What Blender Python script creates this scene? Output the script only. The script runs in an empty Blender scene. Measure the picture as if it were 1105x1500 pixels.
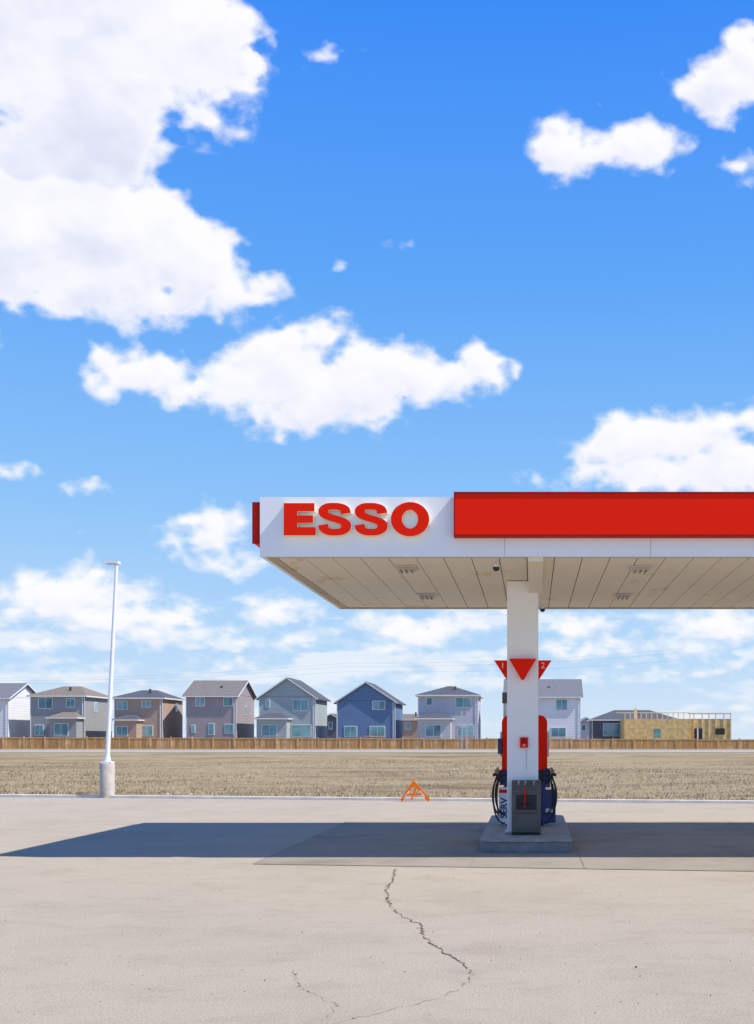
import bpy, math, random
import numpy as np
from mathutils import Vector, Matrix
random.seed(7)
F=1650.0; CX=780.0; YH=1080.0; H=1.8
def wx(px,d): return (px-CX)*d/F
def wz(py,d): return H+(YH-py)*d/F
sc=bpy.context.scene
COL=sc.collection

# ---------------------------------------------------------------- materials
def new_mat(name):
    m=bpy.data.materials.new(name); m.use_nodes=True
    nt=m.node_tree; b=nt.nodes['Principled BSDF']
    return m,nt,b
def simple(name,c,rough=0.6,metal=0.0,var=0.12,scale=3.0,bump=0.0,bscale=60,spec=0.5,stretch=(1,1,1)):
    m,nt,b=new_mat(name); N=nt.nodes; L=nt.links
    b.inputs['Roughness'].default_value=rough; b.inputs['Metallic'].default_value=metal
    b.inputs['Specular IOR Level'].default_value=spec
    tc=N.new('ShaderNodeTexCoord'); mp=N.new('ShaderNodeMapping'); mp.inputs['Scale'].default_value=stretch
    L.new(tc.outputs['Object'],mp.inputs['Vector'])
    n=N.new('ShaderNodeTexNoise'); n.inputs['Scale'].default_value=scale; n.inputs['Detail'].default_value=4
    L.new(mp.outputs['Vector'],n.inputs['Vector'])
    r=N.new('ShaderNodeValToRGB'); r.color_ramp.elements[0].position=0.3; r.color_ramp.elements[1].position=0.7
    r.color_ramp.elements[0].color=(*[x*(1-var) for x in c],1); r.color_ramp.elements[1].color=(*[min(1,x*(1+var)) for x in c],1)
    L.new(n.outputs['Fac'],r.inputs['Fac']); L.new(r.outputs['Color'],b.inputs['Base Color'])
    if bump>0:
        n2=N.new('ShaderNodeTexNoise'); n2.inputs['Scale'].default_value=bscale; n2.inputs['Detail'].default_value=3
        L.new(tc.outputs['Object'],n2.inputs['Vector'])
        bp=N.new('ShaderNodeBump'); bp.inputs['Strength'].default_value=bump; bp.inputs['Distance'].default_value=0.01
        L.new(n2.outputs['Fac'],bp.inputs['Height']); L.new(bp.outputs['Normal'],b.inputs['Normal'])
    return m
def ramp(nt,fac,stops):
    r=nt.nodes.new('ShaderNodeValToRGB'); e=r.color_ramp.elements
    while len(e)>1: e.remove(e[-1])
    e[0].position=stops[0][0]; e[0].color=(*stops[0][1],1)
    for p,c in stops[1:]:
        k=e.new(p); k.color=(*c,1)
    nt.links.new(fac,r.inputs['Fac']); return r.outputs['Color']
def mixc(nt,a,b,fac,mode='MIX'):
    m=nt.nodes.new('ShaderNodeMix'); m.data_type='RGBA'; m.blend_type=mode
    for s,v in ((m.inputs[0],fac),(m.inputs[6],a),(m.inputs[7],b)):
        if hasattr(v,'is_output'): nt.links.new(v,s)
        else: s.default_value=v if not isinstance(v,tuple) else (*v,1)
    return m.outputs[2]
def noise(nt,vec,scale,detail=5,rough=0.55,mscale=None):
    if mscale:
        mp=nt.nodes.new('ShaderNodeMapping'); mp.inputs['Scale'].default_value=mscale
        nt.links.new(vec,mp.inputs['Vector']); vec=mp.outputs['Vector']
    n=nt.nodes.new('ShaderNodeTexNoise'); n.inputs['Scale'].default_value=scale
    n.inputs['Detail'].default_value=detail; n.inputs['Roughness'].default_value=rough
    nt.links.new(vec,n.inputs['Vector']); return n.outputs['Fac']

def paving(name,base,speck=0.35,dirt=0.9):
    m,nt,b=new_mat(name); N=nt.nodes; L=nt.links
    tc=N.new('ShaderNodeTexCoord'); v=tc.outputs['Object']
    g=noise(nt,v,52,4,0.85)
    c1=ramp(nt,g,[(0.32,tuple(x*(1-speck) for x in base)),(0.47,tuple(x*.97 for x in base)),(0.55,tuple(x*1.04 for x in base)),(0.70,tuple(min(.9,x*(1+speck*.6)) for x in base))])
    st=noise(nt,v,0.45,7,0.65)
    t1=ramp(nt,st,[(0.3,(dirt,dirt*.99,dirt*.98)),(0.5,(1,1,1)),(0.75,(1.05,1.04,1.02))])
    c=mixc(nt,c1,t1,1.0,'MULTIPLY')
    st2=noise(nt,v,1.7,7,0.8,(0.8,1.2,1))
    t2=ramp(nt,st2,[(0.33,(0.88,0.87,0.85)),(0.5,(1,1,1))])
    c=mixc(nt,c,t2,1.0,'MULTIPLY')
    L.new(c,b.inputs['Base Color']); b.inputs['Roughness'].default_value=0.95; b.inputs['Specular IOR Level'].default_value=0.12
    bp=N.new('ShaderNodeBump'); bp.inputs['Strength'].default_value=0.8; bp.inputs['Distance'].default_value=0.01
    L.new(g,bp.inputs['Height']); L.new(bp.outputs['Normal'],b.inputs['Normal'])
    return m
M_ground=paving('lot_paving',(0.515,0.435,0.325),0.45)
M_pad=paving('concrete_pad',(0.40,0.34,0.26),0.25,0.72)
M_road=paving('far_road',(0.46,0.42,0.37),0.2)
def grassmat():
    m,nt,b=new_mat('dry_grass'); N=nt.nodes; L=nt.links
    tc=N.new('ShaderNodeTexCoord'); v=tc.outputs['Object']
    a=noise(nt,v,0.13,8,0.75,(0.7,1.5,1))
    c=ramp(nt,a,[(0.34,(0.22,0.165,0.095)),(0.45,(0.34,0.26,0.155)),(0.55,(0.44,0.345,0.215)),(0.66,(0.36,0.275,0.16)),(0.78,(0.25,0.205,0.11))])
    f=noise(nt,v,1.6,8,0.88,(0.9,1.2,1))
    t=ramp(nt,f,[(0.34,(0.50,0.48,0.45)),(0.48,(0.98,.97,.96)),(0.66,(1.25,1.23,1.2))])
    c=mixc(nt,c,t,1.0,'MULTIPLY')
    L.new(c,b.inputs['Base Color']); b.inputs['Roughness'].default_value=1.0; b.inputs['Specular IOR Level'].default_value=0.05
    bp=N.new('ShaderNodeBump'); bp.inputs['Strength'].default_value=0.8; bp.inputs['Distance'].default_value=0.10
    L.new(f,bp.inputs['Height']); L.new(bp.outputs['Normal'],b.inputs['Normal'])
    return m
M_grass=grassmat()
M_blade=simple('grass_blades',(0.44,0.345,0.205),1.0,var=0.3,scale=0.8,spec=0.05)
M_white=simple('white_enamel',(0.91,0.90,0.88),0.4,var=0.02,scale=1.2)
M_red=simple('red_panel',(0.97,0.018,0.003),0.5,var=0.03,scale=0.8,spec=0.08)
M_darkred=simple('dark_red_edge',(0.40,0.01,0.005),0.5,var=0.05,spec=0.1)
M_cream=simple('cream_return',(0.90,0.78,0.58),0.5,var=0.03)
M_conc=simple('concrete',(0.52,0.47,0.40),0.9,var=0.15,scale=5,bump=0.5)
M_iconc=simple('island_concrete',(0.36,0.33,0.29),0.9,var=0.25,scale=5,bump=0.5)
M_kerb=simple('kerb_concrete',(0.70,0.65,0.57),0.9,var=0.15,scale=2.5,bump=0.4)
M_steel=simple('island_steel',(0.22,0.215,0.225),0.45,metal=0.3,var=0.25,scale=4)
M_pole=simple('pole_paint',(0.85,0.85,0.87),0.4,var=0.04)
M_black=simple('black_rubber',(0.02,0.02,0.022),0.5,var=0.2)
M_navy=simple('navy_panel',(0.018,0.035,0.15),0.4,var=0.15)
M_greyb=simple('grey_brown_plastic',(0.115,0.098,0.082),0.5,var=0.15,scale=6)
M_dark=simple('dark_parts_and_shade',(0.02,0.02,0.022),0.6)  # near-black for dark parts; also paints the shade inside recesses and wall holes
M_silver=simple('silver',(0.55,0.55,0.55),0.4,metal=0.5,var=0.08)
M_gold=simple('nozzle_brass',(0.5,0.33,0.09),0.4,metal=0.3,var=0.1)
M_orange=simple('orange_sheeting',(1.0,0.20,0.01),0.5,var=0.05,spec=.1)
M_lens=simple('lamp_lens',(0.50,0.44,0.33),0.3,var=0.1)
M_crack=simple('crack_dark',(0.15,0.115,0.08),1.0,var=0.3,scale=8)
M_crack2=simple('crack_faint',(0.37,0.31,0.23),1.0,var=0.3,scale=8)
M_joint=simple('joint_dark',(0.27,0.23,0.18),1.0,var=0.3,scale=5)
M_smear=simple('stain_dark',(0.40,0.34,0.25),1.0,var=0.15,scale=8)
def soffitmat():
    m,nt,b=new_mat('soffit_cream'); N=nt.nodes; L=nt.links
    tc=N.new('ShaderNodeTexCoord'); v=tc.outputs['Object']
    a=noise(nt,v,0.7,4,0.65,(1,0.5,1))
    c=ramp(nt,a,[(0.3,(0.80,0.70,0.52)),(0.7,(0.85,0.76,0.59))])
    s=noise(nt,v,0.75,7,0.72,(1.3,0.8,1))
    st=ramp(nt,s,[(0.60,(1,1,1)),(0.63,(0.84,0.70,0.45)),(0.66,(0.95,.86,.68))])
    c=mixc(nt,c,st,1.0,'MULTIPLY')
    L.new(c,b.inputs['Base Color']); b.inputs['Roughness'].default_value=0.55
    return m
M_soffit=soffitmat()
M_lip=simple('soffit_trim',(0.50,0.39,0.24),0.5,var=0.1)
M_gapshade=simple('soffit_gap_shade',(0.10,0.08,0.05),0.9)  # dark tone standing for the shade behind the plank gaps
M_wood=simple('fence_wood',(0.54,0.28,0.095),0.85,var=0.3,scale=1.3,stretch=(4,1,0.4))
M_wood2=simple('fence_wood_pale',(0.68,0.40,0.17),0.85,var=0.3,scale=1.3)
M_osb=simple('osb_sheathing',(0.68,0.48,0.20),0.9,var=0.25,scale=2.0)
M_lumber=simple('framing_lumber',(0.78,0.62,0.38),0.85,var=0.1)
M_trim=simple('white_trim',(0.78,0.78,0.78),0.5,var=0.03)
def glassmat():
    m,nt,b=new_mat('window_glass'); N=nt.nodes; L=nt.links
    tc=N.new('ShaderNodeTexCoord'); a=noise(nt,tc.outputs['Object'],0.45,2,0.5)
    c=ramp(nt,a,[(0.35,(0.04,0.14,0.17)),(0.5,(0.11,0.30,0.34)),(0.65,(0.24,0.44,0.47))])
    L.new(c,b.inputs['Base Color']); b.inputs['Roughness'].default_value=0.08; b.inputs['Specular IOR Level'].default_value=0.7
    return m
M_glass=glassmat()
def siding(name,c):
    m,nt,b=new_mat(name); N=nt.nodes; L=nt.links
    tc=N.new('ShaderNodeTexCoord'); v=tc.outputs['Object']
    w=N.new('ShaderNodeTexWave'); w.wave_type='BANDS'; w.bands_direction='Z'; w.wave_profile='SAW'; w.inputs['Scale'].default_value=1.0
    L.new(v,w.inputs['Vector'])
    c1=ramp(nt,w.outputs['Fac'],[(0.0,tuple(x*0.75 for x in c)),(0.25,c),(1.0,tuple(x*1.06 for x in c))])
    n=noise(nt,v,0.6,5); t=ramp(nt,n,[(0.3,(0.92,0.92,0.92)),(0.7,(1.05,1.05,1.05))])
    L.new(mixc(nt,c1,t,1.0,'MULTIPLY'),b.inputs['Base Color']); b.inputs['Roughness'].default_value=0.7
    return m
def shingle(name,c):
    m,nt,b=new_mat(name); N=nt.nodes; L=nt.links
    tc=N.new('ShaderNodeTexCoord'); v=tc.outputs['Object']
    n=noise(nt,v,4,5,0.8,(1,1,3)); c1=ramp(nt,n,[(0.3,tuple(x*0.65 for x in c)),(0.5,c),(0.7,tuple(x*1.35 for x in c))])
    L.new(c1,b.inputs['Base Color']); b.inputs['Roughness'].default_value=0.95
    return m

# ---------------------------------------------------------------- mesh builder
class MB:
    def __init__(s): s.v=[]; s.f=[]; s.m=[]; s.mats=[]
    def mi(s,mat):
        if mat not in s.mats: s.mats.append(mat)
        return s.mats.index(mat)
    def face(s,pts,mat):
        i=len(s.v); s.v+= [tuple(p) for p in pts]; s.f.append(list(range(i,i+len(pts)))); s.m.append(s.mi(mat))
    def box(s,x0,x1,y0,y1,z0,z1,mat,M=None):
        i=len(s.v)
        P=[(x0,y0,z0),(x1,y0,z0),(x1,y1,z0),(x0,y1,z0),(x0,y0,z1),(x1,y0,z1),(x1,y1,z1),(x0,y1,z1)]
        if M: P=[tuple(M@Vector(p)) for p in P]
        s.v+=P; k=s.mi(mat)
        for q in ((0,3,2,1),(4,5,6,7),(0,1,5,4),(1,2,6,5),(2,3,7,6),(3,0,4,7)):
            s.f.append([i+a for a in q]); s.m.append(k)
    def prism(s,poly,vec,mat,capmat=None,back=True):
        n=len(poly); i=len(s.v); v=Vector(vec)
        s.v+=[tuple(p) for p in poly]+[tuple(Vector(p)+v) for p in poly]
        k=s.mi(mat); kc=s.mi(capmat or mat)
        s.f.append(list(range(i,i+n))); s.m.append(kc)
        if back: s.f.append([i+n+j for j in reversed(range(n))]); s.m.append(k)
        for j in range(n):
            a=(j+1)%n; s.f.append([i+j,i+n+j,i+n+a,i+a]); s.m.append(k)
    def tube(s,pts,r,mat,seg=10,cap=True):
        pts=[Vector(p) for p in pts]; n=len(pts)
        rs=r if isinstance(r,(list,tuple)) else [r]*n
        i0=len(s.v); k=s.mi(mat); up=Vector((0,0,1)); 
        for j,p in enumerate(pts):
            t=(pts[min(j+1,n-1)]-pts[max(j-1,0)]).normalized()
            a=t.cross(up if abs(t.z)<0.95 else Vector((0,1,0))).normalized(); b=t.cross(a)
            for q in range(seg):
                w=2*math.pi*q/seg; s.v.append(tuple(p+rs[j]*(math.cos(w)*a+math.sin(w)*b)))
        for j in range(n-1):
            for q in range(seg):
                q2=(q+1)%seg; s.f.append([i0+j*seg+q,i0+j*seg+q2,i0+(j+1)*seg+q2,i0+(j+1)*seg+q]); s.m.append(k)
        if cap:
            s.f.append([i0+q for q in range(seg)]); s.m.append(k)
            s.f.append([i0+(n-1)*seg+q for q in reversed(range(seg))]); s.m.append(k)
    def build(s,name,parent=None,bevel=0.0,smooth=False,recalc=True):
        me=bpy.data.meshes.new(name); me.from_pydata(s.v,[],s.f); 
        for m in s.mats: me.materials.append(m)
        me.polygons.foreach_set('material_index',s.m)
        me.update()
        if recalc:
            import bmesh
            bm=bmesh.new(); bm.from_mesh(me); bmesh.ops.recalc_face_normals(bm,faces=bm.faces); bm.to_mesh(me); bm.free()
        if smooth:
            me.polygons.foreach_set('use_smooth',[True]*len(me.polygons))
            try: me.set_sharp_from_angle(angle=math.radians(40))
            except Exception: pass
        o=bpy.data.objects.new(name,me); COL.objects.link(o)
        if parent: o.parent=parent
        if bevel>0:
            b=o.modifiers.new('bevel','BEVEL'); b.width=bevel; b.segments=2; b.limit_method='ANGLE'; b.angle_limit=math.radians(40)
        return o
def empty(name):
    o=bpy.data.objects.new(name,None); o.empty_display_size=0.3; COL.objects.link(o); return o
def text(name,s,size,loc,rot,mat,parent,ext=0.003,off=0.0):
    c=bpy.data.curves.new(name,'FONT'); c.body=s; c.size=size; c.extrude=ext; c.offset=off
    c.align_x='CENTER'; c.align_y='CENTER'; c.materials.append(mat)
    o=bpy.data.objects.new(name,c); o.location=loc; o.rotation_euler=rot; COL.objects.link(o); o.parent=parent; return o

# ---------------------------------------------------------------- terrain
def gz(y):
    P=[(-60,0),(31,0),(38,-0.08),(60,0.0),(98,0.36),(104,0.40),(122,0.44),(128,0.50),(170,0.50),(400,0.1),(3000,-6)]
    for (a,za),(b,zb) in zip(P,P[1:]):
        if a<=y<=b:
            t=(y-a)/(b-a); return za+(zb-za)*t
    return 0
def kerb_y(x):
    return 34.0+(x+16.4)*(-0.155) if x<12 else 34.0+28.4*-0.155
mb=MB()
ys=[-60,-20,0,10,16,22,26]+[28+i*1.0 for i in range(0,16)]+[46,50,55,60,66,72,78,84,90,95,98,104,110,116,122,128,140,170,230,400,900,1800,3000]
xs=[-2500,-1200,-600,-300,-200]+[-140+i*7 for i in range(0,36)]+[150,200,300,600,1200,2500]
for y in ys:
    for x in xs:
        w=0
        if 36<y<97: w=0.05*math.sin(x*0.21+y*0.13)+0.04*math.sin(x*0.08-y*0.31)
        mb.v.append((x,y,gz(y)+w-0.012))
nx=len(xs)
for j in range(len(ys)-1):
    for i in range(nx-1):
        mb.f.append([j*nx+i,j*nx+i+1,(j+1)*nx+i+1,(j+1)*nx+i]); mb.m.append(0)
mb.mats=[M_grass]; mb.build('ground',smooth=True)
mb=MB()
xl=[-90+i*5 for i in range(0,37)]
for a,b in zip(xl,xl[1:]):
    mb.face([(a,-40,0),(b,-40,0),(b,kerb_y(b),0),(a,kerb_y(a),0)],M_ground)
mb.build('parking_lot')
pf=lambda x: 15.95-(x+3.9)*0.125 if x<5 else 15.95-8.9*0.125
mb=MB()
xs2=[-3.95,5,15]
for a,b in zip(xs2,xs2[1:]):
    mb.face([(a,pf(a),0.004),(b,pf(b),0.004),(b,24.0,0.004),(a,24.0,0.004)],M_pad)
def ribbon(mb,pts,w,z,mat,jit=0.0):
    L=[];R=[]
    for i,p in enumerate(pts):
        a=Vector(pts[max(i-1,0)]); b=Vector(pts[min(i+1,len(pts)-1)]); t=(b-a).normalized(); n=Vector((-t.y,t.x))
        ww=w*(1+jit*random.uniform(-1,1))/2
        L.append((p[0]+n.x*ww,p[1]+n.y*ww,z)); R.append((p[0]-n.x*ww,p[1]-n.y*ww,z))
    for i in range(len(pts)-1): mb.face([L[i],R[i],R[i+1],L[i+1]],mat)
ribbon(mb,[(-3.95,pf(-3.95)),(5,pf(5)),(15,pf(15))],0.025,0.008,M_joint)
ribbon(mb,[(-3.95,pf(-3.95)),(-3.95,24)],0.012,0.0084,M_joint)
for x in (-0.86,0.72,4.2,7.4):
    ribbon(mb,[(x,pf(x)),(x-0.02,24)],0.010,0.0088,M_joint)
ribbon(mb,[(-3.95,20),(15,20)],0.010,0.0092,M_joint)
mb.build('concrete_pad',recalc=False)
def gxy(px,py):
    d=H*F/(py-YH); return (wx(px,d),d)
def crack(pts,w,name,mat=None,gap=0.0):
    P=[gxy(*p) for p in pts]; Q=[]
    for a,b in zip(P,P[1:]):
        n=max(2,int(math.dist(a,b)/0.05))
        for i in range(n):
            t=i/n; Q.append((a[0]+(b[0]-a[0])*t+random.uniform(-.022,.022),a[1]+(b[1]-a[1])*t+random.uniform(-.03,.03)))
    Q.append(P[-1]); m=MB()
    ribbon(m,Q,w,0.004,mat or M_crack,0.9)
    for q in Q:
        if random.random()<.12:
            r=random.uniform(.008,.02); x=q[0]+random.uniform(-.03,.03); y=q[1]+random.uniform(-.03,.03)
            m.face([(x+r*random.uniform(.5,1)*math.cos(a),y+1.4*r*math.sin(a),.0065) for a in (0,1.2,2.5,3.8,5.1)],mat or M_crack)
    return m.build(name,recalc=False)
crack([(580,1273),(575,1290),(566,1303),(570,1322),(580,1337),(600,1348),(616,1354),(620,1372),(640,1388),(660,1400),(678,1412),(691,1428),(688,1436)],0.014,'pavement_crack')
crack([(688,1436),(668,1450),(640,1463),(600,1474),(555,1484),(500,1497),(470,1512)],0.005,'pavement_crack',M_crack2)
crack([(430,1422),(442,1445),(470,1462),(490,1470),(484,1490)],0.004,'pavement_crack',M_crack2)
mb=MB()
for a,b in zip(xl,xl[1:]):
    y0,y1=kerb_y(a),kerb_y(b)
    i=len(mb.v)
    mb.v+=[(a,y0,-.1),(b,y1,-.1),(b,y1+.02,.07),(a,y0+.02,.07),(a,y0+.2,.08),(b,y1+.2,.08),(b,y1+.2,-.1),(a,y0+.2,-.1)]
    for q in ((0,1,2,3),(3,2,5,4),(4,5,6,7)):
        mb.f.append([i+k for k in q]); mb.m.append(mb.mi(M_kerb))
mb.build('kerb',recalc=False)
mb=MB()
mb.face([(-400,104,.405),(400,104,.405),(400,121,.445),(-400,121,.445)],M_road)
mb.face([(-400,104.4,.411),(400,104.4,.411),(400,104.7,.411),(-400,104.7,.411)],M_trim)
mb.face([(-400,120.1,.449),(400,120.1,.449),(400,120.4,.449),(-400,120.4,.449)],M_trim)
mb.build('road',recalc=False)
mb=MB(); k=mb.mi(M_blade)
def blade(x,y,z,h):
    a=random.uniform(0,6.28); w=random.uniform(0.01,0.03); lx,ly=random.uniform(-.1,.1),random.uniform(-.1,.1)
    i=len(mb.v); mb.v+=[(x-math.cos(a)*w,y-math.sin(a)*w,z-0.03),(x+math.cos(a)*w,y+math.sin(a)*w,z-0.03),(x+lx,y+ly,z+h)]
    mb.f.append([i,i+1,i+2]); mb.m.append(k)
for n in range(70000):
    x=random.uniform(-32,16); t=random.random()**2.2
    y=kerb_y(x)+0.2+t*45
    if math.sin(x*1.3+y*2.1)+math.sin(x*0.5-y*0.9)+random.uniform(-2.4,2.4)<-0.3 : continue
    w=0.05*math.sin(x*0.21+y*0.13)+0.04*math.sin(x*0.08-y*0.31) if 36<y<97 else 0
    blade(x,y,gz(y)+w,random.uniform(0.02,0.10))
mb.build('dry_grass',recalc=False)

# ---------------------------------------------------------------- canopy
XL=-3.918; XR=14.5; Y0=16.2; Y1=22.85; ZB=4.40; ZT=5.256
can=empty('gas_station_canopy')
mb=MB(); t=0.06
mb.box(XL,XR,Y0,Y0+t,ZB,ZT,M_white)
mb.box(XL,XL+t,Y0+t,Y1-t,ZB,ZT,M_white)
mb.box(XR-t,XR,Y0+t,Y1-t,ZB,ZT,M_white)
mb.box(XL,XR,Y1-t,Y1,ZB,ZT,M_white)
mb.box(XL+t,XR-t,Y0+t,Y1-t,ZT-0.22,ZT-0.16,M_conc)
mb.build('fascia',can)
mb=MB()
for x in (-0.4,1.7,3.8):
    mb.box(x,x+0.006,Y0-0.002,Y0,ZB+0.002,4.67,M_lip)
mb.build('fascia_seams',can)
mb=MB(); p=0.13
mb.box(-1.105,XR+0.01,Y0-p,Y0-0.003,4.675,5.285,M_red)
mb.box(-1.115,XR+0.015,Y0-p-0.012,Y0-0.004,5.27,5.30,M_darkred)
mb.box(-1.115,XR+0.015,Y0-p-0.012,Y0-0.004,4.662,4.69,M_darkred)
mb.box(-1.12,-1.1,Y0-p-0.013,Y0-0.005,4.66,5.302,M_darkred)
mb.build('red_band',can)
mb=MB()
mb.box(XL-0.11,XL-0.003,Y0+0.02,Y1-0.4,4.60,5.17,M_red)
mb.box(XL-0.113,XL-0.004,Y0+0.008,Y0+0.02,4.585,5.185,M_darkred)
mb.build('side_red_band',can)
mb=MB(); x=XL+0.2; z=ZB+0.012
pw=0.405; gi_=0
while x<XR-0.3:
    zz=z+random.uniform(-.002,.002)
    mb.box(x,min(x+pw-0.012,XR-0.2),Y0+0.18,Y1-0.18,zz,zz+0.02,M_soffit); x+=pw
mb.build('soffit',can)
mb=MB()
mb.box(XL+t,XR-t,Y0+t,Y1-t,z+0.04,z+0.05,M_gapshade)  # dark sheet over the planks paints the shade seen through their gaps
mb.build('soffit_dark_sheet',can)
mb=MB()
mb.box(XL+t,XR-t,Y0+t,Y0+0.175,z-0.008,z+0.03,M_lip)
mb.box(XL+t,XR-t,Y1-0.175,Y1-t,z-0.02,z+0.03,M_lip)
mb.box(XL+t,XL+0.195,Y0+0.175,Y1-0.175,z-0.008,z+0.03,M_lip)
mb.box(XR-0.195,XR-t,Y0+0.175,Y1-0.175,z-0.008,z+0.03,M_lip)
mb.build('soffit_trim',can)
mb=MB()
for X in (-1.93,1.66,5.3,8.9,12.4):
    for Y in (17.3,20.65):
        mb.box(X-.16,X+.16,Y-.2,Y+.2,z-0.03,z-0.003,M_silver)
        mb.box(X-.12,X+.12,Y-.15,Y+.15,z-0.06,z-0.0305,M_lens)
        for q in (-.08,0,.08): mb.box(X+q-.006,X+q+.006,Y-.15,Y+.15,z-0.075,z-0.0605,M_greyb)
mb.build('recessed_lamps',can)
def column(cx,sfx=''):
    m=MB(); m.box(cx-.26,cx+.26,18.75,19.27,0.2,ZB+0.004,M_white); m.box(cx-.30,cx+.30,18.72,19.31,0.2,0.235,M_silver)
    m.build('support_column'+sfx,can,bevel=0.012)
    m=MB(); xa,xb=cx+.10,cx+.32
    poly=[(xa,Y0+.07,ZB+.003),(xa,Y0+.07,ZB-.06),(xa,18.76,4.20),(xa,19.2,4.20),(xa,19.2,ZB+.003)]
    m.prism(poly,(xb-xa,0,0),M_soffit); m.build('beam'+sfx,can)
column(-0.16); column(8.2,'_b')
def seccam(x,y):
    m=MB(); zz=ZB
    m.tube([(x,y,zz),(x,y,zz-.05)],0.035,M_white,12)
    R=[0.055*math.cos(a) for a in (0,.4,.8,1.2,1.5)]; Z=[zz-.05-.06*math.sin(a) for a in (0,.4,.8,1.2,1.5)]
    m.tube([(x,y,q) for q in Z],R,M_black,12); m.build('security_camera',None,smooth=True)
seccam(wx(727,16.9),16.9); seccam(wx(795,22.4),22.4)

# ---------------------------------------------------------------- fascia letters
sign=empty('gas_station_sign')
S=101.85
def lx(px): return (px-CX)/S
def lz(py): return H+(YH-py)/S
DEP=0.10
def letter(name,polys):
    m=MB()
    for k,poly in enumerate(polys):
        P=[(lx(a),Y0-DEP,lz(b)) for a,b in poly]
        m.prism(P,(0,DEP-.002,0),M_cream,M_red)
    return m.build(name,sign)
letter('letter_e',[[(418,739),(463,739),(463,751),(438,751),(438,757),(461,757),(461,768),(438,768),(438,774),(465,774),(465,786),(418,786)]])
def stroke(center,rx,ry):
    L=[];R=[];n=len(center)
    for i,p in enumerate(center):
        a=center[max(i-1,0)]; b=center[min(i+1,n-1)]; tx,ty=b[0]-a[0],b[1]-a[1]; l=math.hypot(tx,ty) or 1
        nx_,ny_=-ty/l,tx/l
        L.append((p[0]+nx_*rx,p[1]+ny_*ry)); R.append((p[0]-nx_*rx,p[1]-ny_*ry))
    return L,R
def ribbon_letter(name,L,R,closed=False):
    m=MB(); n=len(L); yb=Y0-0.002; yf=Y0-DEP
    seg=range(n if closed else n-1)
    for i in seg:
        j=(i+1)%n
        a,b,c,d=[(lx(p[0]),lz(p[1])) for p in (L[i],L[j],R[j],R[i])]
        m.face([(q[0],yf,q[1]) for q in (a,b,c,d)],M_red)
        m.face([(a[0],yf,a[1]),(b[0],yf,b[1]),(b[0],yb,b[1]),(a[0],yb,a[1])],M_cream)
        m.face([(c[0],yf,c[1]),(d[0],yf,d[1]),(d[0],yb,d[1]),(c[0],yb,c[1])],M_cream)
    if not closed:
        for i in (0,n-1):
            a,b=[(lx(p[0]),lz(p[1])) for p in (L[i],R[i])]
            m.face([(a[0],yf,a[1]),(b[0],yf,b[1]),(b[0],yb,b[1]),(a[0],yb,a[1])],M_cream)
    return m.build(name,sign,recalc=False)
def S_path(x0,x1,y0,y1):
    w=x1-x0; c=[]
    ctrl=[(0.83,0.33),(0.78,0.19),(0.62,0.125),(0.47,0.115),(0.30,0.125),(0.19,0.19),(0.165,0.28),(0.22,0.38),(0.38,0.45),(0.55,0.50),(0.70,0.55),(0.81,0.62),(0.835,0.72),(0.79,0.81),(0.66,0.875),(0.50,0.885),(0.34,0.875),(0.20,0.80),(0.15,0.66)]
    P=[(x0+w*a,y0+(y1-y0)*b) for a,b in ctrl]
    out=[]
    for i in range(len(P)-1):
        p0=P[max(i-1,0)];p1=P[i];p2=P[i+1];p3=P[min(i+2,len(P)-1)]
        for k in range(4):
            t=k/4; q=[]
            for d in (0,1):
                q.append(0.5*((2*p1[d])+(-p0[d]+p2[d])*t+(2*p0[d]-5*p1[d]+4*p2[d]-p3[d])*t*t+(-p0[d]+3*p1[d]-3*p2[d]+p3[d])*t**3))
            out.append(tuple(q))
    out.append(P[-1]); return out
for (a,b) in ((468,517),(521,570)):
    L_,R_=stroke(S_path(a,b,738,787),7.6,4.9); ribbon_letter('letter_s',L_,R_)
cxo,cyo=602,762.5
outer=[(cxo+28*math.cos(2*math.pi*i/48),cyo+25*math.sin(2*math.pi*i/48)) for i in range(48)]
inner=[(cxo+11.5*math.cos(2*math.pi*i/48),cyo+13.5*math.sin(2*math.pi*i/48)) for i in range(48)]
ribbon_letter('letter_o',outer,inner,True)

# ---------------------------------------------------------------- island
def rrect(x0,x1,y0,y1,r,n=6):
    P=[]
    for cx_,cy_,a0 in ((x1-r,y0+r,-90),(x1-r,y1-r,0),(x0+r,y1-r,90),(x0+r,y0+r,180)):
        for i in range(n+1):
            a=math.radians(a0+90*i/n); P.append((cx_+r*math.cos(a),cy_+r*math.sin(a)))
    return P
def island(cx):
    m=MB()
    P=rrect(cx-.716,cx+.716,17.5,23.2,0.16)
    m.prism([(a,b,0.0) for a,b in P],(0,0,0.17),M_steel)
    P=rrect(cx-.735,cx+.735,17.48,23.22,0.18)
    m.prism([(a,b,0.1702) for a,b in P],(0,0,0.03),M_iconc)
    m.build('pump_island',None,bevel=0.01)
island(-0.10); island(8.26)

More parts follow.
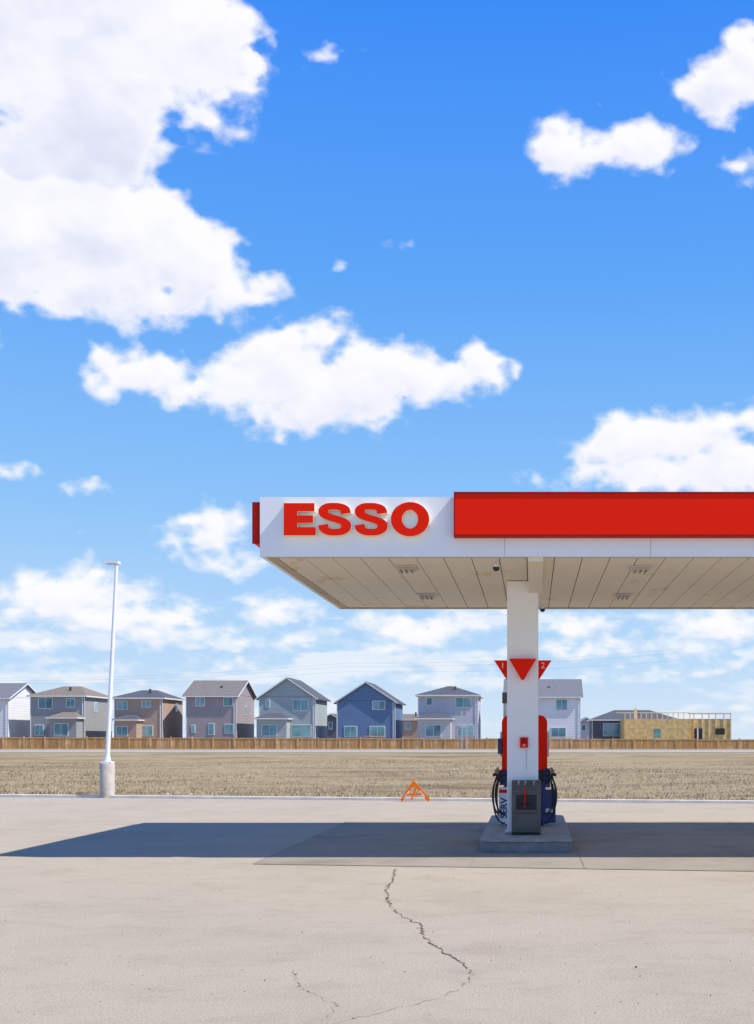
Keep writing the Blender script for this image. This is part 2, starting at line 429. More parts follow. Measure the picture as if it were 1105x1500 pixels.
# ---------------------------------------------------------------- pumps
def pump(cx,y0,decal=True):
    e=empty('fuel_pump')
    w=0.36; y1=y0+0.95; zb=0.2
    m=MB()
    m.box(cx-w+.02,cx+w-.02,y0+.02,y1-.02,zb,zb+.1,M_dark)
    m.box(cx-w,cx+w,y0,y1,zb+.1,1.02,M_navy)
    m.build('lower_cabinet',e,bevel=0.02)
    m=MB(); P=[]
    for i in range(9):
        a=math.pi/2*i/8; P.append((cx+w+.05-.14+.14*math.cos(a),2.06+.14*math.sin(a)))
    for i in range(9):
        a=math.pi/2+math.pi/2*i/8; P.append((cx-w-.05+.14+.14*math.cos(a),2.06+.14*math.sin(a)))
    P+=[(cx-w-.05,1.20),(cx+w+.05,1.20)]
    m.prism([(a,y0-.01,b) for a,b in P],(0,.97,0),M_red)
    m.box(cx-w-.02,cx+w+.02,y0,y1-.02,1.022,1.198,M_dark)
    m.build('upper_cabinet',e,bevel=0.012,smooth=True)
    m=MB()
    for s in (-1,1):
        xf=cx+s*(w+.052)
        a,b=sorted((xf,xf+s*.03))
        m.box(a,b,y0+.12,y1-.12,1.45,1.9,M_silver)
        a,b=sorted((xf+s*.03,xf+s*.034)); m.box(a,b,y0+.2,y1-.2,1.6,1.82,M_dark)
        m.box(min(cx+s*w,cx+s*(w+.1)),max(cx+s*w,cx+s*(w+.1)),y0+.06,y1-.06,1.0,1.2,M_dark)
        a,b=sorted((cx+s*(w+.002),cx+s*(w+.02))); m.box(a,b,y0+.06,y1-.06,.35,.95,M_trim if s<0 else M_navy)
    m.build('side_displays',e)
    m=MB()
    m.box(cx-w-.10,cx-w+.10,y0-.06,y0-.002,.24,.90,M_trim)
    m.box(cx-w-.10,cx-w+.10,y0-.064,y0-.0605,.80,.86,M_red)
    m.box(cx+w-.04,cx+w+.20,y0-.06,y0-.002,.26,.86,M_navy)
    m.box(cx+w+.02,cx+w+.15,y0-.066,y0-.0605,.45,.52,M_silver)
    m.box(cx+w-.02,cx+w+.10,y0-.05,y0-.002,.90,1.24,M_navy)
    m.box(cx-w-.09,cx-w+.02,y0-.05,y0-.002,.94,1.20,M_navy)
    m.box(cx-w-.12,cx-w-.055,y0-.05,y0+.1,1.50,1.78,M_navy)
    m.build('side_panels',e,bevel=0.01)
    m=MB()
    for s in (-1,1):
        for q,(dx,yo,zt,zl) in enumerate(((.21,-.13,1.20,.26),(.17,-.10,1.12,.42),(.23,.12,1.12,.36),(.16,.3,1.15,.26))):
            bx=cx+s*(w-.01); pts=[]
            for i in range(29):
                a=math.pi*i/28
                pts.append((bx+s*dx*math.sin(a)**.8,y0+yo+0.03*math.cos(3*a),(zt+zl)/2+(zt-zl)/2*math.cos(a)))
            m.tube(pts,0.016,M_black,8)
            x=bx+s*.10; y=y0+yo
            m.tube([(x-s*.08,y,.98),(x+s*.00,y,1.08),(x+s*.06,y,1.14),(x+s*.12,y,1.12)],[.026,.034,.034,.022],M_black,8)
            m.tube([(x+s*.02,y-.02,1.15),(x+s*.06,y-.02,1.20),(x+s*.03,y-.02,1.25)],[.026,.034,.02],M_gold if q!=1 else M_black,8)
    m.build('hoses',e,smooth=True)
    m=MB()
    m.box(cx-.39,cx-.34,y0+.3,y0+.36,2.1,2.62,M_silver); m.box(cx-.41,cx-.27,y0+.28,y0+.3,2.42,2.62,M_greyb)  # grey valance arm above the pump, with a small card
    m.build('valance_arm',e)
    text('decal_text','SERV',0.17,(cx-w-.005,y0-.066,.53),(math.radians(90),math.radians(-90),0),M_navy,e,0.001,0.004)
    return e
pump(-0.14,20.3); pump(8.22,20.3)

def service(cx):
    e=empty('windshield_service_unit')
    a,b=cx-.24,cx+.24; y0,y1=18.42,18.74
    m=MB()
    m.box(a,b,y0+.02,y1,.2,.24,M_dark)
    prof=[(y1,.24),(y0,.24),(y0,.92),(y0+.12,1.09),(y1,1.09)]
    m.prism([(a,p_,q_) for p_,q_ in prof],(b-a,0,0),M_greyb)
    m.build('cabinet',e,bevel=0.015)
    m=MB()
    m.box(a+.07,b-.07,y0-.004,y0+.01,.62,.86,M_dark)  # dark panel on the face, paints the shade of a recess
    m.box(a+.05,b-.05,y0-.03,y0-.0045,.86,.885,M_greyb)
    m.box(a+.07,b-.07,y0-.035,y0-.0045,.575,.615,M_greyb)
    m.box(a+.05,b-.05,y0-.012,y0-.0045,.30,.54,M_greyb)
    m.build('opening_panels',e,bevel=0.005)
    m=MB()
    for q in (-.13,-.02,.12): m.tube([(cx+q,y0+.06,1.02),(cx+q+.01,y0+.02,1.08)],.016,M_silver,8)
    m.tube([(cx-.03,y0-.045,.66),(cx-.01,y0-.05,.99)],.012,M_red,8)
    m.tube([(cx-.12,y0-.045,.72),(cx+.08,y0-.045,.70)],.016,M_black,8)
    m.build('squeegee',e)
service(-0.10); service(8.26)
m=MB()
m.box(-.205,-.07,18.69,18.748,1.625,1.80,M_red); m.box(-.185,-.09,18.684,18.6895,1.70,1.78,M_darkred)
m.box(-.16,-.115,18.675,18.6835,1.645,1.685,M_lip)
m.build('emergency_shutoff_box',None,bevel=0.008)
m=MB()
m.box(-.11,-.09,18.744,18.7485,1.25,1.6,M_silver); m.build('conduit',can)
def tri_signs(cx):
    m=MB(); y=18.60
    m.prism([(cx-.225,y,3.10),(cx+.225,y,3.10),(cx+.02,y,2.755),(cx-.02,y,2.755)],(0,.147,0),M_red)
    m.build('pump_marker_sign',None,bevel=0.01)
    for s,t_ in ((-1,'1'),(1,'2')):
        e=empty('pump_number_sign'); m=MB(); xi=cx+s*.262
        m.prism([(xi,18.88,3.09),(xi+s*.22,18.88,3.09),(xi+s*.012,18.88,2.77),(xi,18.88,2.77)],(0,.10,0),M_red)
        m.build('plate',e)
        text('number',t_,0.14,(xi+s*.075,18.872,3.0),(math.radians(90),0,0),M_trim,e,0.002,0.0)
tri_signs(-0.16); tri_signs(8.2)

# ---------------------------------------------------------------- street lamp
d=33.6; px0=wx(157.5,d); e=empty('street_lamp')
m=MB()
m.tube([(px0,d,-.05),(px0,d,1.0),(px0,d,1.04)],[.215,.215,.19],M_conc,24); m.build('concrete_base',e,smooth=True)
m=MB(); top=wz(826,d); xt=wx(171,d)
m.box(px0-.16,px0+.16,d-.16,d+.16,1.04,1.075,M_pole)
m.tube([(px0,d,1.07),(px0,d,1.22)],[.11,.09],M_pole,16)
m.tube([(px0,d,1.2),(px0+(xt-px0)*.5,d,(1.2+top)/2),(xt,d,top)],[.07,.058,.045],M_pole,14)
m.tube([(xt,d,top-.08),(xt-.12,d,top+.02),(xt-.2,d,top+.03)],.025,M_pole,8)
m.box(xt-.32,xt+.08,d-.12,d+.12,top+.0,top+.07,M_pole)
m.box(xt-.28,xt-.02,d-.09,d+.09,top-.012,top-.001,M_lens)
m.build('pole_and_head',e,smooth=True)

# ---------------------------------------------------------------- folding barricade
d=31.4; e=empty('folding_barricade')
m=MB()
gx=lambda px: wx(px,d)
apex=(gx(606),wz(1145,d)); 
def bar(x0,z0,x1,z1,y,w,mat,th=.03):
    v=Vector((x1-x0,0,z1-z0)); v.normalize(); n=Vector((-v.z,0,v.x))*w/2
    a=Vector((x0,y,z0)); b=Vector((x1,y,z1))
    m.prism([a+n,a-n,b-n,b+n],(0,th,0),mat)
bar(gx(588),.03,apex[0]+.02,apex[1],d,.085,M_orange); bar(gx(629),.03,apex[0]-.02,apex[1],d+.032,.085,M_orange)
bar(gx(597),.20,gx(618),.22,d-.034,.06,M_orange)
bar(gx(592),.08,gx(600),.30,d-.004,.045,M_trim,.003); bar(gx(622),.14,gx(615),.30,d+.028,.045,M_trim,.003)
bar(gx(601),.03,gx(609),.46,d+.3,.045,M_orange); bar(gx(624),.03,gx(609),.46,d+.333,.045,M_orange)
m.build('frame',e)
m=MB()
for (px,py,c) in ((280,1156,M_trim),(932,1418,M_dark),(245,1168,M_trim)):
    if py>1180: x,y=gxy(px,py); z0=0.0; r=.012
    else: y=36; x=wx(px,y); z0=-0.03; r=.06
    pts=[(x+r*random.uniform(.6,1)*math.cos(a),y+r*random.uniform(.6,1)*math.sin(a),z0+.006) for a in [i*math.pi/4 for i in range(8)]]
    m.prism(pts,(0,0,r*.6),c)
m.build('litter',None)
m=MB()
for n in range(260):
    y=random.uniform(6.8,16); x=random.uniform(-.5*y,.22*y); r=random.uniform(.003,.007)
    pts=[(x+r*random.uniform(.6,1)*math.cos(a),y+r*random.uniform(.6,1)*math.sin(a),.0005) for a in (0,1.2,2.4,3.7,5)]
    m.prism(pts,(0,0,r),random.choice((M_joint,M_smear,M_kerb)))
m.build('gravel')

# ---------------------------------------------------------------- houses
HD=138.0
def hx(px,d=HD): return wx(px,d)
def hz(py,d=HD): return wz(py,d)
def hip(mr,x0,x1,y0,y1,ze,zr,rl,mat,trim,ov=.4):
    x0-=ov;x1+=ov;y0-=ov;y1+=ov; cy=(y0+y1)/2
    mr.box(x0,x1,y0,y1,ze-.16,ze,trim)
    w=x1-x0; k=(w-rl)/2; a=(x0+k,cy,zr); b=(x1-k,cy,zr)
    E=[(x0,y0,ze+.002),(x1,y0,ze+.002),(x1,y1,ze+.002),(x0,y1,ze+.002)]
    mr.face([E[0],E[1],b,a],mat); mr.face([E[2],E[3],a,b],mat); mr.face([E[1],E[2],b],mat); mr.face([E[3],E[0],a],mat)
def gable(mr,mw,x0,x1,y0,y1,ze,zr,axis,mat,trim,wall,ov=.4,th=.16):
    if axis=='x':
        c=(y0+y1)/2; sl=(zr-ze)/(c-y0); lo=ze-ov*sl
        poly=[(x0-ov,y0-ov,lo),(x0-ov,c,zr),(x0-ov,y1+ov,lo),(x0-ov,y1+ov,lo-th),(x0-ov,c,zr-th),(x0-ov,y0-ov,lo-th)]
        mr.prism(poly,(x1-x0+2*ov,0,0),mat)
        for xx in (x0-ov-.03,x1+ov): mr.prism([(xx,p[1],p[2]-.02) for p in poly],(.03,0,0),trim)
        mr.box(x0-ov,x1+ov,y0-ov-.03,y0-ov-.002,lo-th-.02,lo-.03,trim)
        for xx in (x0,x1): mw.face([(xx,y0,ze-.05),(xx,y1,ze-.05),(xx,c,zr-.06-th/2)],wall)
    else:
        c=(x0+x1)/2; sl=(zr-ze)/(c-x0); lo=ze-ov*sl
        poly=[(x0-ov,y0-ov,lo),(c,y0-ov,zr),(x1+ov,y0-ov,lo),(x1+ov,y0-ov,lo-th),(c,y0-ov,zr-th),(x0-ov,y0-ov,lo-th)]
        mr.prism(poly,(0,y1-y0+2*ov,0),mat)
        for yy in (y0-ov-.03,y1+ov): mr.prism([(p[0],yy,p[2]-.02) for p in poly],(0,.03,0),trim)
        for yy in (y0,y1): mw.face([(x0,yy,ze-.05),(x1,yy,ze-.05),(c,yy,zr-.06-th/2)],wall)
def house(name,pl,pr,pye,pyr,kind,wall,roofm,trim,wins,rl=0,depth=9.0,annex=None,d=HD,base=.4,sidewins=(),deck=None):
    e=empty(name); x0,x1=hx(pl,d),hx(pr,d); ze=hz(pye,d); zr=hz(pyr,d); y0,y1=d,d+depth
    mw=MB(); mr=MB()
    mw.box(x0,x1,y0,y1,base,ze-.02,wall)
    if kind=='hip': hip(mr,x0,x1,y0,y1,ze,zr,rl,roofm,trim)
    elif kind=='gx': gable(mr,mw,x0,x1,y0,y1,ze,zr,'x',roofm,trim,wall)
    else: gable(mr,mw,x0,x1,y0,y1,ze,zr,'y',roofm,trim,wall)
    mt=MB()
    for xx in (x0,x1):
        mt.box(xx-.05,xx+.05,y0-.03,y0-.002,base,ze-.2,trim)
    if annex:
        al,ar,aye,ayr=annex; ax0,ax1=hx(al,d-2),hx(ar,d-2); az,azr=hz(aye,d-2),hz(ayr,d-2)
        mw.box(ax0,ax1,y0-2.0,y0-.004,base,az-.02,wall)
        x0_,x1_=ax0-.3,ax1+.3; 
        mr.box(x0_,x1_,y0-2.4,y0-.005,az-.14,az,trim)
        k=min(1.6,(x1_-x0_)/3)
        A=(x0_+k,y0-.004,azr); B=(x1_-k,y0-.004,azr)
        mr.face([(x0_,y0-2.4,az+.002),(x1_,y0-2.4,az+.002),B,A],roofm)
        mr.face([(x0_,y0-2.4,az+.002),A,(x0_,y0-.004,az+.002)],roofm); mr.face([(x1_,y0-2.4,az+.002),(x1_,y0-.004,az+.002),B],roofm)
    mg=MB()
    for wv in wins:
        a,b,c_,d_=wv[:4]; fy=y0
        if annex and a>=annex[0]-1 and b<=annex[1]+1 and c_>annex[2]: fy=y0-2.0
        X0,X1=hx(a,fy),hx(b,fy); Z1,Z0=hz(c_,fy),hz(d_,fy)
        mt.box(X0-.05,X1+.05,fy-.06,fy-.003,Z0-.05,Z1+.05,M_trim)
        n=2 if X1-X0>1.0 else 1
        ww=(X1-X0)/n
        for i in range(n):
            mg.box(X0+i*ww+.03,X0+(i+1)*ww-.03,fy-.075,fy-.061,Z0+.03,Z1-.03,M_glass)
    for (yy,za,zb_) in sidewins:
        mt.box(x1+.003,x1+.05,y0+yy,y0+yy+1.0,za,zb_,M_trim); mg.box(x1+.051,x1+.06,y0+yy+.08,y0+yy+.92,za+.08,zb_-.08,M_glass)
    if deck:
        a,b=deck; X0,X1=hx(a),hx(b)
        mt.box(X0,X1,y0-2.2,y0-.07,.95,1.1,M_wood2)
        n=int((X1-X0)/.25)
        for i in range(n+1): mt.box(X0+i*.25,X0+i*.25+.05,y0-2.2,y0-2.15,1.1,1.9,M_wood2)
        mt.box(X0,X1+.05,y0-2.23,y0-2.14,1.9,1.98,M_wood2)
    mt.box(x1-.28,x1-.2,y0-.07,y0-.004,base,ze-.2,trim)
    if kind!='gy':
        mr.box((x0+x1)/2+.6,(x0+x1)/2+.85,y0+2.0,y0+2.25,ze+.5,ze+1.15,M_greyb)
    mw.build('walls',e,recalc=False); mr.build('roof',e,recalc=False); mt.build('trim',e,recalc=False); mg.build('windows',e)
W_white=siding('siding_white',(0.80,0.80,0.81)); W_grey=siding('siding_grey',(0.34,0.345,0.34)); W_taupe=siding('siding_taupe',(0.46,0.33,0.25))
W_mauve=siding('siding_mauve',(0.37,0.32,0.325)); W_bluegrey=siding('siding_bluegrey',(0.40,0.455,0.455)); W_blue=siding('siding_blue',(0.125,0.215,0.37)); W_lgrey=siding('siding_lightgrey',(0.52,0.525,0.57)); W_dk=siding('siding_dark',(0.13,0.14,0.16))
R_brown=shingle('shingle_brown',(0.24,0.195,0.15)); R_dark=shingle('shingle_dark',(0.10,0.105,0.12)); R_mid=shingle('shingle_mid',(0.22,0.19,0.17)); R_grey=shingle('shingle_grey',(0.19,0.195,0.21))
house('white_house',-70,12,1020,998,'gx',W_white,R_grey,M_trim,[(-40,-22,1028,1042)],depth=9)
house('grey_house',45,124,1019,1003,'hip',W_grey,R_brown,M_trim,[(57,77,1022,1038),(98,110,1023,1036),(52,64,1062,1077),(80,100,1060,1078)],rl=2.2,depth=9,annex=(72,112,1051,1042),sidewins=((3,5,6.2),))
house('taupe_house',168,238,1022,1009,'hip',W_taupe,R_dark,M_trim,[(172,187,1027,1039),(208,221,1027,1036),(171,187,1064,1078),(207,224,1063,1078)],rl=2.0,depth=8,annex=(168,200,1054,1046),sidewins=((5,5,6.2),))
house('mauve_house',273,346,1017,994,'gx',W_mauve,R_mid,M_trim,[(287,300,1022,1034),(328,341,1022,1034),(281,286,1062,1073),(306,314,1060,1076),(330,342,1061,1074)],depth=9,sidewins=((4,4.6,5.8),))
house('blue_grey_house',380,462,1020,992,'gy',W_bluegrey,R_dark,M_trim,[(390,395,1024,1036),(430,452,1025,1041),(384,406,1062,1078),(428,456,1062,1079)],depth=8,annex=(376,420,1052,1044))
house('blue_house',494,579,1026,998,'gy',W_blue,R_dark,M_trim,[(546,564,1027,1039),(505,523,1064,1079),(542,564,1064,1079)],depth=8,deck=(536,566))
house('light_grey_house',613,700,1018,1003,'hip',W_lgrey,R_dark,M_trim,[(625,633,1022,1033),(668,690,1022,1036),(624,646,1062,1079),(671,694,1062,1078)],rl=.6,depth=8,annex=(612,660,1052,1043))
house('white_house',742,850,1018,992,'gx',W_white,R_grey,M_trim,[(815,831,1025,1040),(808,829,1066,1079)],depth=9)
house('dark_bungalow',868,992,1054,1039,'hip',W_dk,R_dark,M_trim,[(884,912,1060,1078)],rl=5,depth=9,d=156)
house('distant_house',584,618,1053,1045,'gx',W_taupe,R_brown,M_trim,[(594,602,1058,1068)],depth=9,d=185)
house('distant_house',470,500,1053,1045,'gy',W_dk,R_dark,M_trim,[(482,487,1058,1068)],depth=9,d=185)
house('distant_house',846,872,1058,1050,'gy',W_lgrey,R_dark,M_trim,[(852,858,1062,1070)],depth=9,d=180)
e=empty('unfinished_house'); d=148.0
q=lambda px: wx(px,d)
mw=MB()
mw.box(q(915),q(1012),d,d+9,.3,wz(1053,d),M_osb)
mw.box(q(1012),q(1074),d+1.2,d+9,.3,wz(1053,d+1.2),M_osb)
mw.build('sheathed_walls',e)
ml=MB()
for a in range(918,1010,8):
    ml.box(q(a),q(a)+.1,d+3,d+3.1,wz(1053,d),wz(1044,d),M_lumber)
ml.box(q(905),q(1016),d+2.98,d+3.12,wz(1044,d),wz(1043,d)+.02,M_lumber)
ml.box(q(935),q(940),d+6,d+6.1,wz(1053,d),wz(1036,d),M_lumber)
for a in (1012,1018,1030,1040,1050,1062,1072): ml.box(q(a),q(a)+.12,d+1.1,d+1.19,.3,wz(1045,d),M_lumber)
ml.box(q(1010),q(1074),d+1.08,d+1.2,wz(1046,d),wz(1044,d),M_lumber)
for a in (955,975,1002): ml.box(q(a),q(a)+.06,d-.01,d-.002,.3,wz(1053,d),M_lumber)
ml.box(q(915),q(1012),d-.012,d-.003,wz(1066.5,d),wz(1066,d),M_lumber)
ml.build('framing',e)
mo=MB()
mo.box(q(1050),q(1064),d+1.05,d+1.09,wz(1076,d),wz(1067,d),M_dark)  # dark panels on the wall paint the shaded interior of window and door holes
mo.box(q(1019),q(1031),d+1.05,d+1.09,.3,wz(1067,d),M_dark)
mo.box(q(1023),q(1025),d+1.0,d+1.04,.3,wz(1067,d),M_trim)
mo.box(q(958),q(968),d-.02,d-.013,wz(1080,d),wz(1068,d),M_glass)
mo.build('opening_panels',e)
mb=MB(); fd=128.5; x=-130
while x<70:
    top=wz(1079.5+ (x+60)*0.035,fd)+random.uniform(-.03,.03)
    for i in range(12):
        mb.box(x+i*.2,x+i*.2+.185,fd,fd+.02,.48,top-.05,random.choice((M_wood,M_wood,M_wood2)))
    mb.box(x-.07,x+.07,fd-.05,fd-.004,.48,top+.1,M_wood2)
    mb.box(x+.07,x+2.33,fd-.035,fd-.004,top-.14,top-.04,M_wood2)
    x+=2.4
mb.build('wooden_fence',None)
mb=MB(); d=124
for px in (676,683): mb.box(wx(px,d),wx(px,d)+.15,d,d+.15,.4,wz(1041,d),M_silver)
mb.box(wx(674,d),wx(686,d),d-.03,d-.003,wz(1066,d),wz(1062,d),M_silver)
mb.build('roadside_sign_posts')
mb=MB()
for k,(za,zb_) in enumerate(((993,961),(996,966),(1000,975))):
    pts=[]; d=165
    for i in range(41):
        t=i/40; px=-500+t*1500; tt=(px)/740
        span=((px+500)%500)/500
        py=za+(zb_-za)*min(tt,2)+ 8*(1-(2*span-1)**2)*0.8
        pts.append((wx(px,d),d+k*.5,wz(py,d)))
    mb.tube(pts,.010,M_silver,4)
mb.build('power_lines')

# ---------------------------------------------------------------- light
sd=Vector((-0.81,0.17,-1.0)).normalized()
su=bpy.data.lights.new('sun','SUN'); su.energy=5.0; su.angle=math.radians(.53); su.color=(1.0,0.95,0.87)
so=bpy.data.objects.new('sun',su); so.rotation_euler=sd.to_track_quat('-Z','Y').to_euler(); so.location=(20,-5,30); COL.objects.link(so)

# ---------------------------------------------------------------- world
W=bpy.data.worlds.new('World'); sc.world=W; W.use_nodes=True; nt=W.node_tree; N=nt.nodes; L=nt.links; N.clear()
out=N.new('ShaderNodeOutputWorld'); bg=N.new('ShaderNodeBackground'); bg.inputs['Strength'].default_value=0.1; L.new(bg.outputs[0],out.inputs[0])
sky=N.new('ShaderNodeTexSky'); sky.sky_type='NISHITA'; sky.sun_disc=False
sky.sun_elevation=math.asin(-sd.z); sky.sun_rotation=math.atan2(-sd.x,-sd.y)
tc=N.new('ShaderNodeTexCoord')
sep=N.new('ShaderNodeSeparateXYZ'); L.new(tc.outputs['Generated'],sep.inputs[0])
def lin(r,g,b):
    f=lambda c:(c/255/12.92) if c/255<=.04045 else ((c/255+.055)/1.055)**2.4
    return (f(r),f(g),f(b))
grad=ramp(nt,sep.outputs[2],[(0.0,lin(220,238,255)),(0.07,lin(188,222,255)),(0.2,lin(142,199,255)),(0.37,lin(96,171,255)),(0.56,lin(52,141,255)),(1.0,lin(28,78,165))])
sc10=N.new('ShaderNodeVectorMath'); sc10.operation='SCALE'; L.new(grad,sc10.inputs[0]); sc10.inputs['Scale'].default_value=10.0
skyc=mixc(nt,sky.outputs[0],sc10.outputs[0],0.9)
L.new(skyc,bg.inputs['Color'])

# ---------------------------------------------------------------- clouds : high backdrop shell, 5.4 km away, coverage and painted shading held per vertex
step=4.0
gx_=np.arange(-900,1900,step); gy_=np.arange(-650,1082,step)
PX,PY=np.meshgrid(gx_,gy_)
def vnoise(X,Y,wl,seed):
    r=np.random.default_rng(seed); n=257; lat=r.standard_normal((n,n))
    a=0.6+seed*0.7; x=(X*math.cos(a)-Y*math.sin(a))/wl+1000.3; y=(X*math.sin(a)+Y*math.cos(a))/wl+1000.7
    xi=np.floor(x).astype(int); yi=np.floor(y).astype(int); fx=x-xi; fy=y-yi
    fx=fx*fx*fx*(fx*(fx*6-15)+10); fy=fy*fy*fy*(fy*(fy*6-15)+10)
    g=lambda i,j: lat[i%n,j%n]
    return (g(xi,yi)*(1-fx)+g(xi+1,yi)*fx)*(1-fy)+(g(xi,yi+1)*(1-fx)+g(xi+1,yi+1)*fx)*fy
WXn=PX+8*vnoise(PX,PY,70,1)+5*vnoise(PX,PY,28,2); WYn=PY+6*vnoise(PX,PY,70,3)+4*vnoise(PX,PY,28,4)
blobs=[(110,50,260,175,1),(300,60,108,92,1),(375,95,42,40,1),(120,190,140,96,1),(60,250,170,85,1),(20,350,180,105,1),(150,340,110,80,1),(205,335,85,75,1),(270,385,88,64,1),(340,425,58,30,1),(235,452,100,34,1),(10,410,95,42,1),(150,420,130,55,1),
 (460,82,42,15,.45),(350,192,36,14,.5),(290,165,40,35,.4),
 (210,550,86,38,1),(155,522,32,20,1),(290,572,80,30,1),(360,560,80,44,1),(430,550,80,62,1),(460,497,52,26,1),(520,575,115,56,1),(600,552,74,52,1),(670,550,62,34,1),(705,540,30,18,.9),(440,605,95,32,1),(395,520,50,32,1),(540,530,60,36,1),
 (822,222,50,42,1),(812,188,26,24,1),(935,208,64,44,1),(878,228,85,32,1),(870,205,30,18,.9),(975,208,30,24,1),(1060,128,72,50,1),(1095,90,55,50,1),(1010,132,38,26,1),(1090,235,34,16,.7),
 (900,655,62,28,1),(985,640,100,30,1),(1085,622,80,28,1),(960,694,130,22,1),(1080,685,120,38,1),(855,688,34,12,.7),(915,632,34,20,1),(860,662,40,9,.5),
 (5,685,38,16,.8),(145,715,30,12,.6),(130,780,24,9,.3),(310,785,64,30,1),(350,768,44,22,1),(325,822,56,16,.9),(270,775,26,16,1),
 (90,868,98,32,1),(135,845,32,24,1),(40,880,55,24,1),(190,905,120,30,1),(200,870,40,16,.9),(400,888,76,26,1),(450,937,52,17,.9),(60,938,80,14,.8),(280,930,110,22,.8),(330,972,90,12,.6),
 (600,925,95,28,.9),(690,915,60,22,.9),(560,955,80,14,.8),(850,915,70,22,.9),(880,950,90,16,.9),(1050,918,85,20,1),(1000,955,60,12,.8),(720,970,110,12,.7),(150,985,120,10,.5),(480,985,110,10,.5),(960,990,140,11,.6),(1090,965,60,10,.7),(640,1000,120,9,.5),
 (505,378,22,14,.15),(590,356,14,8,.15),(-160,300,170,330,1),(1230,60,90,130,1),(1330,420,120,60,1),(-300,700,160,50,1),(1400,800,200,60,1),(1250,920,160,30,1),(-200,900,220,35,1)]
s=np.full(PX.shape,-400.0)
for (bx,by,rx,ry,wt) in blobs:
    q=np.sqrt(((WXn-bx)/rx)**2+((WYn-by)/ry)**2)
    f=(1-q)*min(rx,ry,70)
    f=f-(1-wt)*16
    k=10.0; h=np.clip(0.5+0.5*(f-s)/k,0,1); s=s*(1-h)+f*h+k*h*(1-h)
low=np.clip((PY-780)/140,0,1)
def fb(X,Y):
    o=0
    for wl,a,sd_ in ((95,3.2,21),(48,4.2,22),(24,3.8,23),(12,2.4,24)):
        o=o+a*vnoise(X,Y,wl,sd_)
    return o
nhi=fb(PX,PY*1.25); nlo=fb(PX*1.1,PY*2.6)*.8
nz=nhi*(1-low)+nlo*low
bil=np.abs(vnoise(PX,PY*1.3,30,31))*-6+5
D=s+nz+bil*(1-low*.6)
D=np.where(s>18,np.maximum(D,s*.7),D)
veil=(vnoise(PX,PY*4.5,130,41)+.6*vnoise(PX,PY*4,60,42)+.4*vnoise(PX,PY*3.6,28,43)+.25*vnoise(PX,PY*3,13,44))
vl=np.clip((PY-835)/70,0,1)
outm=np.clip(np.maximum(np.maximum(-60-PX,PX-1165),-40-PY)/120,0,1)
D=np.maximum(D,(vnoise(PX,PY,210,51)*40-18+nz)*outm-60*(1-outm))
ss=lambda a,b,x:(lambda t:t*t*(3-2*t))(np.clip((x-a)/(b-a),0,1))
cover=ss(-2,20,D); acc=np.zeros(PX.shape)
for n_ in range(1,9):
    dx=int(round(n_*1.2)); dy=int(round(n_*2.6))
    sh_=np.zeros(PX.shape); sh_[dy:,:-dx]=cover[:-dy,dx:]
    acc+=sh_/8
em=np.zeros(PX.shape); em[3:,:-2]=D[:-3,2:]; em=np.clip((em-D)/30,-1,1)
big=np.clip((s-20)/40,0,1)
puff=np.clip(.5+.35*vnoise(PX,PY*1.3,85,61)+.2*vnoise(PX,PY*1.3,40,62),0,1)
shade=np.clip(acc*(.22+.38*puff)*ss(0,26,D)+em*.28*(1-.6*big),0,1)
# paints shading into the bank: nearer cloud's lit crown against farther one's shaded base
edge=262+9*vnoise(PX,PY*0,45,71)+5*vnoise(PX,PY*0,18,72)-np.clip((110-PX)*.06,-8,0)
gapm=(1-ss(170,260,PX))*ss(-500,-300,PX)
shade=shade+gapm*.30*ss(110,250,PY)*(1-ss(-4,7,PY-edge))-gapm*.22*ss(-4,7,PY-edge)*(1-ss(40,110,PY-edge))
shade=np.clip(shade,0,1)
nv,nu=PX.shape
dirs=np.stack([(PX-CX)/F,np.ones_like(PX),(YH-PY)/F],-1); dirs/=np.linalg.norm(dirs,axis=-1,keepdims=True)
V_=(dirs*5400).reshape(-1,3)
me=bpy.data.meshes.new('sky_clouds'); me.vertices.add(nv*nu); me.vertices.foreach_set('co',V_.astype(np.float32).ravel())
I=np.arange(nv*nu).reshape(nv,nu); Q=np.stack([I[:-1,:-1],I[:-1,1:],I[1:,1:],I[1:,:-1]],-1).reshape(-1,4)
nf=len(Q); me.loops.add(nf*4); me.loops.foreach_set('vertex_index',Q.ravel().astype(np.int32))
me.polygons.add(nf); me.polygons.foreach_set('loop_start',(np.arange(nf)*4).astype(np.int32)); 
try: me.polygons.foreach_set('loop_total',np.full(nf,4,dtype=np.int32))
except Exception: pass
me.update(calc_edges=True); me.validate()
for nm,arr in (('dens',D),('shade',shade),('veil',veil*.5+.0+ (vl-1)*3)):
    at=me.attributes.new(nm,'FLOAT','POINT'); at.data.foreach_set('value',arr.astype(np.float32).ravel())
cm,nt,b=new_mat('cloud_glow'); N=nt.nodes; L=nt.links; N.remove(b); outn=[n for n in N if n.type=='OUTPUT_MATERIAL'][0]
def AT(nm):
    n=N.new('ShaderNodeAttribute'); n.attribute_name=nm; return n.outputs['Fac']
def WM(op,a,b=None,c=None):
    n=N.new('ShaderNodeMath'); n.operation=op
    for i,v in enumerate((a,b,c)):
        if v is None: continue
        if hasattr(v,'is_output'): L.new(v,n.inputs[i])
        else: n.inputs[i].default_value=v
    return n.outputs[0]
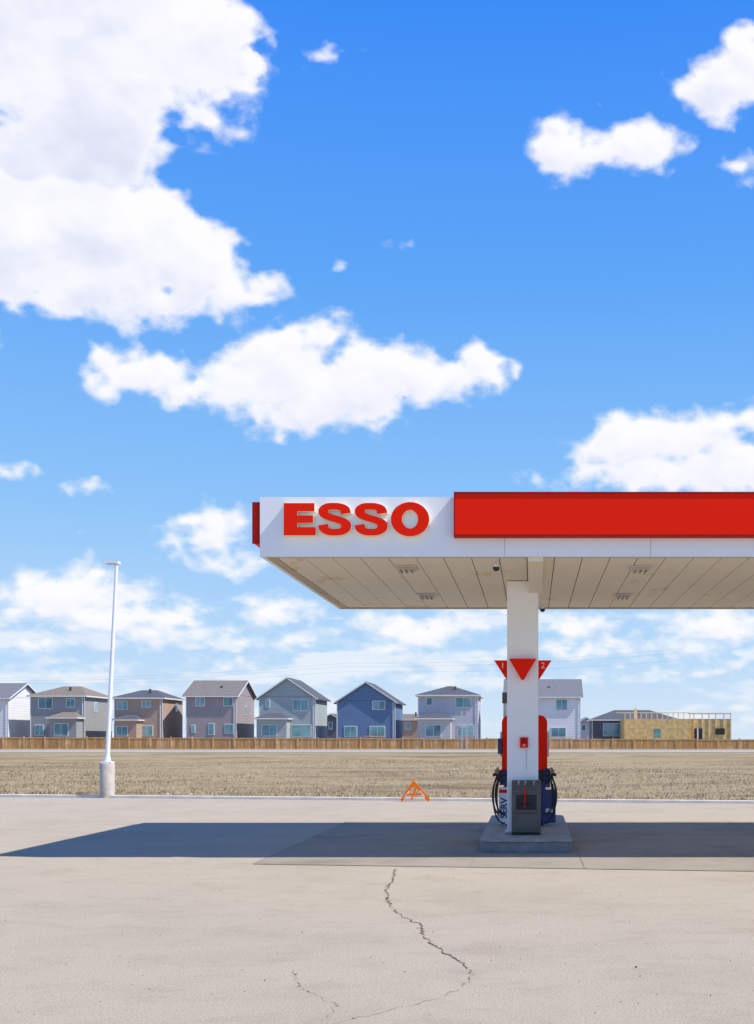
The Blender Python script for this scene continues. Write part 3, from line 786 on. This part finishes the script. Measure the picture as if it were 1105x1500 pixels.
def SM(x,a,b):
    n=N.new('ShaderNodeMapRange'); n.interpolation_type='SMOOTHSTEP'; n.inputs[1].default_value=a; n.inputs[2].default_value=b; L.new(x,n.inputs[0]); return n.outputs[0]
tc=N.new('ShaderNodeTexCoord')
fn=noise(nt,tc.outputs['Object'],0.0125,5,0.65,(1,1,1.4))
Dn=WM('ADD',AT('dens'),WM('MULTIPLY',WM('SUBTRACT',fn,.5),30.0))
alpha=SM(Dn,-8.0,20.0)
va=WM('MULTIPLY',SM(WM('ADD',AT('veil'),WM('MULTIPLY',WM('SUBTRACT',fn,.5),.5)),-.12,.75),.6)
at_=WM('MAXIMUM',alpha,va)
shn=WM('ADD',AT('shade'),WM('MULTIPLY',WM('SUBTRACT',fn,.5),.3))
col=ramp(nt,shn,[(0.0,(0.985,0.985,1.0)),(0.35,(0.90,0.91,1.0)),(0.8,(0.74,0.775,0.93))])  # lit and shaded cloud tones painted into the emission colour
em_=N.new('ShaderNodeEmission'); L.new(col,em_.inputs['Color'])
tr=N.new('ShaderNodeBsdfTransparent'); mx=N.new('ShaderNodeMixShader'); L.new(at_,mx.inputs[0]); L.new(tr.outputs[0],mx.inputs[1]); L.new(em_.outputs[0],mx.inputs[2]); L.new(mx.outputs[0],outn.inputs['Surface'])
try: cm.cycles.emission_sampling='NONE'
except Exception: pass
me.materials.append(cm); me.polygons.foreach_set('use_smooth',[True]*nf)
o=bpy.data.objects.new('sky_clouds',me); COL.objects.link(o); o.location=(0,0,H)

# ---------------------------------------------------------------- camera
cd=bpy.data.cameras.new('camera'); co=bpy.data.objects.new('camera',cd); COL.objects.link(co)
co.location=(0,0,H); co.rotation_euler=(math.radians(90),0,0)
cd.sensor_fit='VERTICAL'; cd.sensor_height=36; cd.lens=36*F/1500
cd.shift_x=-(CX-552.5)/1500; cd.shift_y=(YH-750)/1500; cd.clip_start=.1; cd.clip_end=9000
sc.camera=co
sc.view_settings.view_transform='Standard'; sc.view_settings.look='None'; sc.view_settings.exposure=0
